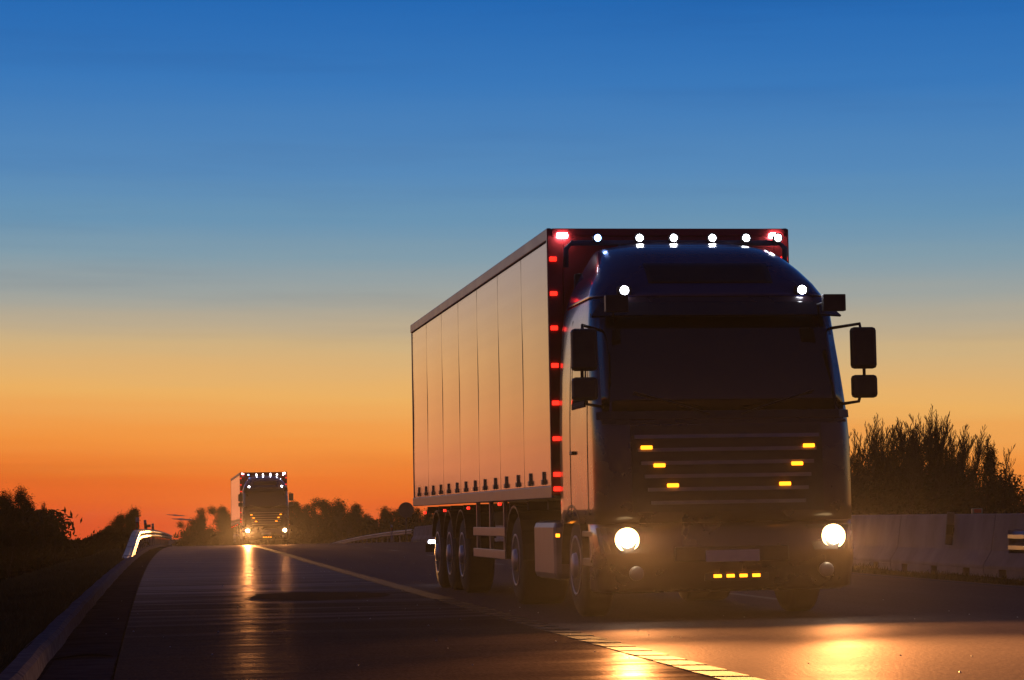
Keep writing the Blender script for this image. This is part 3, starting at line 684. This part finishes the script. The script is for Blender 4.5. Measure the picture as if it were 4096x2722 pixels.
# ------------------------------------------------------------------ vegetation
def grow(seed, height, spread, stems=1, levels=4, up=.6, nbr=(5, 9), trunk_r=None, base_branch=.25, wob=.12, kids=.62):
    """bare tree as tapered prisms; returns verts, faces, tips"""
    r = random.Random(seed); V = []; Fq = []; tips = []
    def seg(p, q, ra, rb):
        d = (q-p); 
        if d.length < 1e-5: return
        d.normalize(); u = d.orthogonal().normalized(); w = d.cross(u); o = len(V)
        for c, rr in ((p, ra), (q, rb)):
            for k in range(3):
                a = 2.0944*k; V.append(tuple(c+(u*math.cos(a)+w*math.sin(a))*rr))
        for k in range(3): Fq.append((o+k, o+(k+1) % 3, o+3+(k+1) % 3, o+3+k))
    def branch(p, d, ln, rad, lvl):
        n = 5 if lvl < 2 else 3; nodes = [p]; cur = p.copy(); dd = d.copy()
        for i in range(n):
            dd = (dd + Vector((r.uniform(-wob, wob), r.uniform(-wob, wob), r.uniform(-wob*.4, wob) + up*.10*lvl*.5))).normalized()
            nx_ = cur + dd*ln/n; t0 = 1-i/n*.75; t1 = 1-(i+1)/n*.75
            seg(cur, nx_, rad*t0, rad*t1); cur = nx_; nodes.append(cur)
        tips.append((cur, lvl))
        if lvl >= levels: return
        nb_ = r.randint(*nbr)
        if lvl == 0: nb_ = int(nb_*1.9)
        for k in range(nb_):
            t = (base_branch if lvl == 0 else .18) + (1-(base_branch if lvl == 0 else .18))*(k+r.random())/nb_
            i = min(int(t*n), n-1); fp = nodes[i].lerp(nodes[i+1], t*n-i)
            a = r.uniform(0, 6.283); side = Vector((math.cos(a), math.sin(a), 0))
            tilt = r.uniform(.45, .95)*spread
            nd = (dd*(1.0) + side*tilt + Vector((0,0,up*.5))).normalized()
            branch(fp, nd, ln*kids*r.uniform(.6, 1.0)*(1.12-.62*t), max(rad*.5*(1.1-.5*t), .017), lvl+1)
    for s_ in range(stems):
        a = r.uniform(0, 6.283); off = Vector((math.cos(a), math.sin(a), 0))*(0 if stems == 1 else r.uniform(.1, .5)*height*.12)
        d = Vector((off.x*.30, off.y*.30, 1)).normalized()
        branch(off, d, height*(r.uniform(.65, .98) if stems > 1 else .86), (trunk_r or height*.013)*(1 if stems == 1 else .6), 0)
    return V, Fq, tips
def leaves(tips, seed, n, size, rad, minlvl=2):
    r = random.Random(seed); V = []; F_ = []; tp = [t[0] for t in tips if t[1] >= minlvl]
    for k in range(n):
        c = r.choice(tp) + Vector((r.gauss(0, rad), r.gauss(0, rad), r.gauss(0, rad*.8))); s = size*r.uniform(.5, 1.3)
        a = Vector((r.gauss(0,1), r.gauss(0,1), r.gauss(0,1))).normalized(); b = a.orthogonal().normalized(); o = len(V)
        V += [tuple(c+a*s), tuple(c+b*s*.45), tuple(c-a*s), tuple(c-b*s*.45)]; F_.append((o, o+1, o+2, o+3))
    return V, F_
PROTO = {}
def proto(key, seed, leafn=0, lsize=.12, lrad=.25, minlvl=2, **kw):
    V, F_, tips = grow(seed, **kw)
    # split: thick wood = trunk, the rest = crown
    n0 = kw.get('trunk_split', 5)
    t = bpy.data.meshes.new('trunk'); tv = V[:30]; tf = F_[:15]; t.from_pydata(tv, [], tf); t.materials.append(M['bark'])
    cv = V[30:]; cf = [tuple(i-30 for i in f) for f in F_[15:]]
    mats_ = [M['bark']]
    me = bpy.data.meshes.new('crown')
    if leafn:
        lv_, lf = leaves(tips, seed+1, leafn, lsize, lrad, minlvl); o = len(cv); cv = cv+lv_; nb_ = len(cf); cf = cf+[tuple(i+o for i in f) for f in lf]
    me.from_pydata(cv, [], cf); me.materials.append(M['bark']); me.materials.append(M['leaf'])
    if leafn:
        idx = [0]*nb_+[1]*(len(cf)-nb_); me.polygons.foreach_set('material_index', idx)
    me.update(); t.update(); PROTO[key] = (t, me)
proto('upright', 11, height=10, spread=.85, stems=4, levels=3, up=.75, nbr=(8, 10), base_branch=.15, kids=.46, wob=.17)
proto('upright2', 12, height=10, spread=1.0, stems=3, levels=3, up=.6, nbr=(8, 11), base_branch=.22, kids=.50, wob=.20)
proto('broad', 21, height=10, spread=1.15, stems=1, levels=4, up=.30, nbr=(6, 8), base_branch=.30, wob=.22, kids=.60)
proto('broad2', 25, height=10, spread=1.0, stems=2, levels=4, up=.40, nbr=(5, 8), base_branch=.25, wob=.24, kids=.60)
proto('leafy', 31, leafn=9000, lsize=.11, lrad=.35, height=10, spread=.95, levels=3, up=.5, nbr=(5, 8), base_branch=.15, kids=.58)
proto('leafy2', 35, leafn=7000, lsize=.13, lrad=.45, height=10, spread=.8, levels=3, up=.6, nbr=(5, 8), base_branch=.1, kids=.60)
proto('sparse', 41, leafn=2200, lsize=.10, lrad=.22, minlvl=3, height=10, spread=.7, levels=4, up=.7, nbr=(4, 7), base_branch=.18, wob=.18, kids=.58)
proto('bush', 51, leafn=9000, lsize=.07, lrad=.22, minlvl=1, height=3, spread=1.0, levels=3, up=.9, nbr=(6, 9), base_branch=.02, kids=.75, trunk_r=.04)
def tree(kind, x, y, z, h, label, group=None, name='bare_tree', cat='tree', rz=None, wide=1.0):
    base_h = 3.0 if kind == 'bush' else 10.0; s = h/base_h
    T = empty(name, (x, y, z), (0, 0, rng.uniform(0, 6.28) if rz is None else rz)); T.scale = (s*wide, s*wide, s)
    for nm, me in zip(('trunk', 'crown'), PROTO[kind]):
        o = bpy.data.objects.new(nm, me); COL.objects.link(o); o.parent = T
    tag(T, label, cat, group); return T
def ray_x(u, y): return ((u-305.5)/5570.0)*y                 # where a sight line in the photo meets distance y
def top_z(v, y): return EYE + (1205-v)/5570.0*y
# wood on the right: (u, v of top, distance, kind)
RW = [(1838,1018,150,'broad'), (1868,1024,162,'broad2'), (1905,1022,150,'broad2'), (1812,1060,175,'broad'), (1960,1015,170,'sparse'), (2004,992,178,'broad'), (2040,1000,190,'upright'),
      (2072,1005,185,'upright2'), (2100,985,182,'upright'), (2138,965,180,'upright2'), (2168,980,190,'upright'), (2200,968,182,'upright2'), (2228,966,180,'upright'),
      (2252,985,188,'upright2'), (2190,1010,170,'broad2'), (2120,1030,172,'broad'), (2060,1040,175,'broad2'), (2290,1080,195,'sparse'), (2318,1036,178,'sparse'), (2352,1050,182,'sparse'), (2385,1030,190,'upright')]
RW += [(1985,1030,200,'upright'), (2056,1016,178,'upright'), (2086,1002,192,'upright'), (2118,985,176,'upright2'), (2152,985,186,'upright'), (2184,990,176,'upright'), (2214,985,192,'upright2'), (2242,1000,176,'upright'),
       (2266,1015,182,'upright2'), (1930,1035,195,'broad2'), (2276,1050,190,'upright'), (2304,1065,186,'upright2'), (2336,1060,192,'sparse'), (1888,1035,178,'broad')]
RW.sort()
RWK = {'broad':'spreading bare tree', 'broad2':'forked bare tree', 'upright':'many-stemmed bare tree', 'upright2':'fan-shaped bare tree', 'sparse':'half-leafed tree'}
for i, (u, v, y, k) in enumerate(RW):
    x = ray_x(u, y); z = land(x, y)-.1; h = (top_z(v, y)-z)*1.02
    tree(k, x, y, z, h, '%s, %s from the left in the wood behind the barrier' % (RWK[k], nth(i)), 'trees of the wood on the right')
# undergrowth that closes the foot of the wood: one dense mass
def thicket(name, pts, seed, n, size, label):
    r = random.Random(seed); V = []; F_ = []
    for k in range(n):
        x, y, zb_, h, w = r.choice(pts); t = r.random()**.8
        c = Vector((x+r.gauss(0, w*(1-.4*t)), y+r.gauss(0, w), zb_+t*h*r.uniform(.75, 1.1))); s = size*r.uniform(.5, 1.4)
        a = Vector((r.gauss(0,1), r.gauss(0,1), r.gauss(0,1.3))).normalized(); b = a.orthogonal().normalized(); o = len(V)
        V += [tuple(c+a*s), tuple(c+b*s*.4), tuple(c-a*s), tuple(c-b*s*.4)]; F_.append((o, o+1, o+2, o+3))
    o = np_obj(name, V, F_, M['leaf']); tag(o, label, 'undergrowth', kind='stuff'); return o
pts = []
for u in np.arange(1760, 2420, 7):
    y = 176+rng.uniform(-6, 8); x = ray_x(u, y); vt = 1150 if u < 1850 else (1110 if u < 1960 else 1118+14*math.sin(u*.05)+rng.uniform(-40, 14)); zb_ = land(x, y)-.2
    pts.append((x, y, zb_, max(1, top_z(vt, y)-zb_), .55))
thicket('undergrowth', pts, 5, 70000, .15, 'dark tangled undergrowth closing the foot of the wood on the right')
# left wood on the low ground
LW = [(-40,1150,150,'leafy'), (15,1158,150,'leafy2'), (45,1147,152,'leafy'), (62,1160,158,'leafy2'), (-5,1165,140,'leafy'), (90,1160,146,'leafy'), (30,1185,135,'leafy2'), (70,1195,138,'leafy')]
LW.sort()
for i, (u, v, y, k) in enumerate(LW):
    x = ray_x(u, y); z = land(x, y)-.2; tree(k, x, y, z, top_z(v, y)-z, 'dark leafy tree, %s from the left in the wood at the left edge' % nth(i), 'trees of the wood on the left', 'leafy_tree', wide=.8)
x = ray_x(108, 140); z = land(x, 140); tree('sparse', x, 140, z, top_z(1168, 140)-z, 'thin half-bare tree standing at the right flank of the left wood', None, 'bare_tree', wide=.45)
x = ray_x(132, 142); z = land(x, 142); tree('sparse', x, 142, z, top_z(1206, 142)-z, 'smallest bare tree, just right of the left wood', None, 'bare_tree', wide=.4)
pts = []
for u in np.arange(-60, 120, 6):
    y = 150+rng.uniform(-6, 6); x = ray_x(u, y); pts.append((x, y, land(x, y), (top_z(1188, y)-land(x, y)), 1.0))
for u in np.arange(100, 200, 6):
    y = 150+rng.uniform(-6, 6); x = ray_x(u, y); pts.append((x, y, land(x, y), (top_z(1250+rng.uniform(-4,10), y)-land(x, y)), 1.0))
thicket('undergrowth', pts, 6, 60000, .2, 'dark undergrowth filling the low ground under the left wood')
# bushes on the bank behind the left guardrail
for i, (u, v, y, lab) in enumerate(((228,1240,100,'lowest leafy bush at the left end of the bank behind the guardrail'), (252,1222,97,'leafy bush second from the left on the bank behind the guardrail'),
                        (275,1200,94,'leafy bush left of the tallest one on the bank behind the guardrail'), (303,1188,92,'tallest leafy bush on the bank, just left of the upright marker post'))):
    x = ray_x(u, y); z = land(x, y)-.1
    tree('bush', x, y, z, (top_z(v, y)-z)*.98, lab, 'bushes on the bank', 'bush', 'bush', wide=.75)
pts = []
for u in np.arange(205, 318, 4):
    y = rng.uniform(90, 106); x = ray_x(u, y)
    if x > lrail(y)-1.15: x = lrail(y)-1.15-.5*rng.random()
    u = 305.5+x/y*5570
    vt = 1256-(u-205)*.56; zb_ = land(x, y); pts.append((x, y, zb_, max(.3, top_z(vt+rng.uniform(0, 8), y)-zb_), .45))
thicket('undergrowth', pts, 8, 26000, .09, 'dark scrub covering the bank below the bushes behind the left guardrail')
# distant tree line beyond the crest
CT = [(432,1212,300,'leafy'), (450,1200,300,'leafy2'), (470,1178,300,'sparse'), (484,1205,300,'leafy'), (505,1188,290,'leafy2'), (520,1180,290,'leafy'), (545,1180,300,'leafy'), (580,1185,300,'leafy2')]
u = 672
prof_ = {672:1170, 700:1172, 730:1168, 750:1160, 775:1166, 800:1185, 820:1188, 850:1176, 880:1184, 905:1182, 930:1190, 960:1180, 990:1186}
ks = sorted(prof_)
while u < 1010:
    a = max(k for k in ks if k <= u); b = min([k for k in ks if k > u] or [990]); t = 0 if b <= a else (u-a)/(b-a)
    v = prof_[a]+(prof_[b]-prof_[a])*min(1, t)
    CT.append((u, v+rng.uniform(-3, 6), rng.uniform(300, 345), rng.choice(['leafy','sparse','sparse','leafy2','broad','broad2'])) ); u += rng.uniform(9, 15)
CT.sort(); nl = sum(1 for c in CT if c[0] < 600)
for i, (u, v, y, k) in enumerate(CT):
    x = ray_x(u, y); z = land(x, y)-.2
    if u < 600: lab = 'tree, %s from the left in the clump left of the distant truck' % nth(i)
    else: lab = 'tree, %s to the right of the distant truck in the dark tree line' % nth(i-nl)
    tree(k, x, y, z, top_z(v, y)-z, lab, 'distant tree line beyond the crest', 'distant_tree', wide=1.25)
pts = []
for u in np.arange(425, 1900, 6):
    if 600 < u < 650: continue
    y = rng.uniform(300, 335); x = ray_x(u, y); zb_ = land(x, y); vt = (1222 if u < 600 else (1203 if u < 1000 else 1192))+rng.uniform(-4, 6); pts.append((x, y, zb_, top_z(vt, y)-zb_, 1.1))
thicket('undergrowth', pts, 9, 60000, .3, 'dark scrub under the distant tree line beyond the crest')
# far wooded ridge, the blue of distance haze put into its colour
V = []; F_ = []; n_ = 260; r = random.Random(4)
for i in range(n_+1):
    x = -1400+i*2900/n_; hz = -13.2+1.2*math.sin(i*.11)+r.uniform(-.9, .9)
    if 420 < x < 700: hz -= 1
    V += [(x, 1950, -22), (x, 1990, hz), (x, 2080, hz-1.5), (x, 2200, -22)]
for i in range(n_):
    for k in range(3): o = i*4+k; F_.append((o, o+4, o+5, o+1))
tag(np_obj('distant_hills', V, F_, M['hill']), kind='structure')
# two long thin dusk clouds low over the horizon
for k, (u, v, wd, hh) in enumerate(((403,1188,46,3.0), (420,1197.5,56,4.6))):
    Y = 2600.; x = ray_x(u, Y); z = top_z(v, Y); sc_ = Y/5570.
    mb = MB(); ns_, nr = 30, 12; vs = []
    for i in range(ns_+1):
        t = i/ns_; rr = math.sin(math.pi*min(1, max(0, t)))**.8*hh*sc_*.5*(1+.25*math.sin(t*17+k)); 
        for j in range(nr):
            a = 2*math.pi*j/nr; vs.append((x+(t-.5)*wd*sc_, Y+math.cos(a)*rr*6, z+math.sin(a)*rr-(t-.5)*3*sc_))
    mb.add(vs, [(i*nr+j, i*nr+(j+1) % nr, (i+1)*nr+(j+1) % nr, (i+1)*nr+j) for i in range(ns_) for j in range(nr)])
    tag(mb.build('cloud', M['cloud'], smooth=True), kind='structure')
# grass on the verges
def grass(n, seed, fx_, ya, yb, hmin, hmax, wid, label, name='grass'):
    r = random.Random(seed); V = []; F_ = []
    for k in range(n):
        y = ya+(yb-ya)*r.random()**1.6; x = fx_(r, y); z = land(x, y)-.01; h = r.uniform(hmin, hmax)*(.6+.8*abs(math.sin(x*2.3)*math.sin(y*.8+x))); a = r.uniform(0, 6.283); w = wid*r.uniform(.6, 1.4)*(1+y/60)
        lx, ly = r.gauss(0, .35)*h, r.gauss(0, .35)*h; dx, dy = math.cos(a)*w, math.sin(a)*w; o = len(V)
        V += [(x-dx, y-dy, z), (x+dx, y+dy, z), (x+lx*.5+dx*.6, y+ly*.5+dy*.6, z+h*.6), (x+lx, y+ly, z+h)]; F_ += [(o, o+1, o+2), (o, o+2, o+3)]
    o = np_obj(name, V, F_, M['grass']); tag(o, label, 'grass', kind='stuff'); return o
grass(90000, 1, lambda r, y: kerb(y)-.19-abs(r.gauss(0, .35+y*.035)), 14, 85, .03, .13, .004, 'short dark rough grass on the verge left of the kerb')
grass(16000, 2, lambda r, y: median(y)-.35-r.random()*.85, 22, 75, .03, .10, .004, 'thin dark grass strip along the foot of the median barrier')
# small loose stones and grit catching the light
r = random.Random(12); mb = MB()
for k in range(140):
    y = 14+50*r.random()**1.5; x = kerb(y)+.1+r.random()*9; s = r.uniform(.003, .007)*(1+y/50)
    mb.box((x, y, gz(x, y)+s*.4), (s*1.6, s*1.3, s), Matrix.Rotation(r.uniform(0, 3), 3, 'Z'), taper=.5)
tag(mb.build('grit', M['postwhite']), 'scattered pale grit and small stones lying on the asphalt', 'grit', kind='stuff')

# ------------------------------------------------------------------ evening haze
HAZE = 0.00004
mb = MB(); mb.box((0, 1100, -7.5), (5200, 2500, 35))
hz_ = mb.build('haze', M['soil']); hm = bpy.data.materials.new('evening_haze'); hm.use_nodes = True
nt = hm.node_tree; nt.nodes.clear(); o_ = nt.nodes.new('ShaderNodeOutputMaterial'); pv = nt.nodes.new('ShaderNodeVolumePrincipled')
pv.inputs['Color'].default_value = (.9,.88,.92,1); pv.inputs['Density'].default_value = HAZE; pv.inputs['Anisotropy'].default_value = .86
nt.links.new(pv.outputs[0], o_.inputs['Volume']); hz_.data.materials.clear(); hz_.data.materials.append(hm); tag(hz_, kind='stuff')
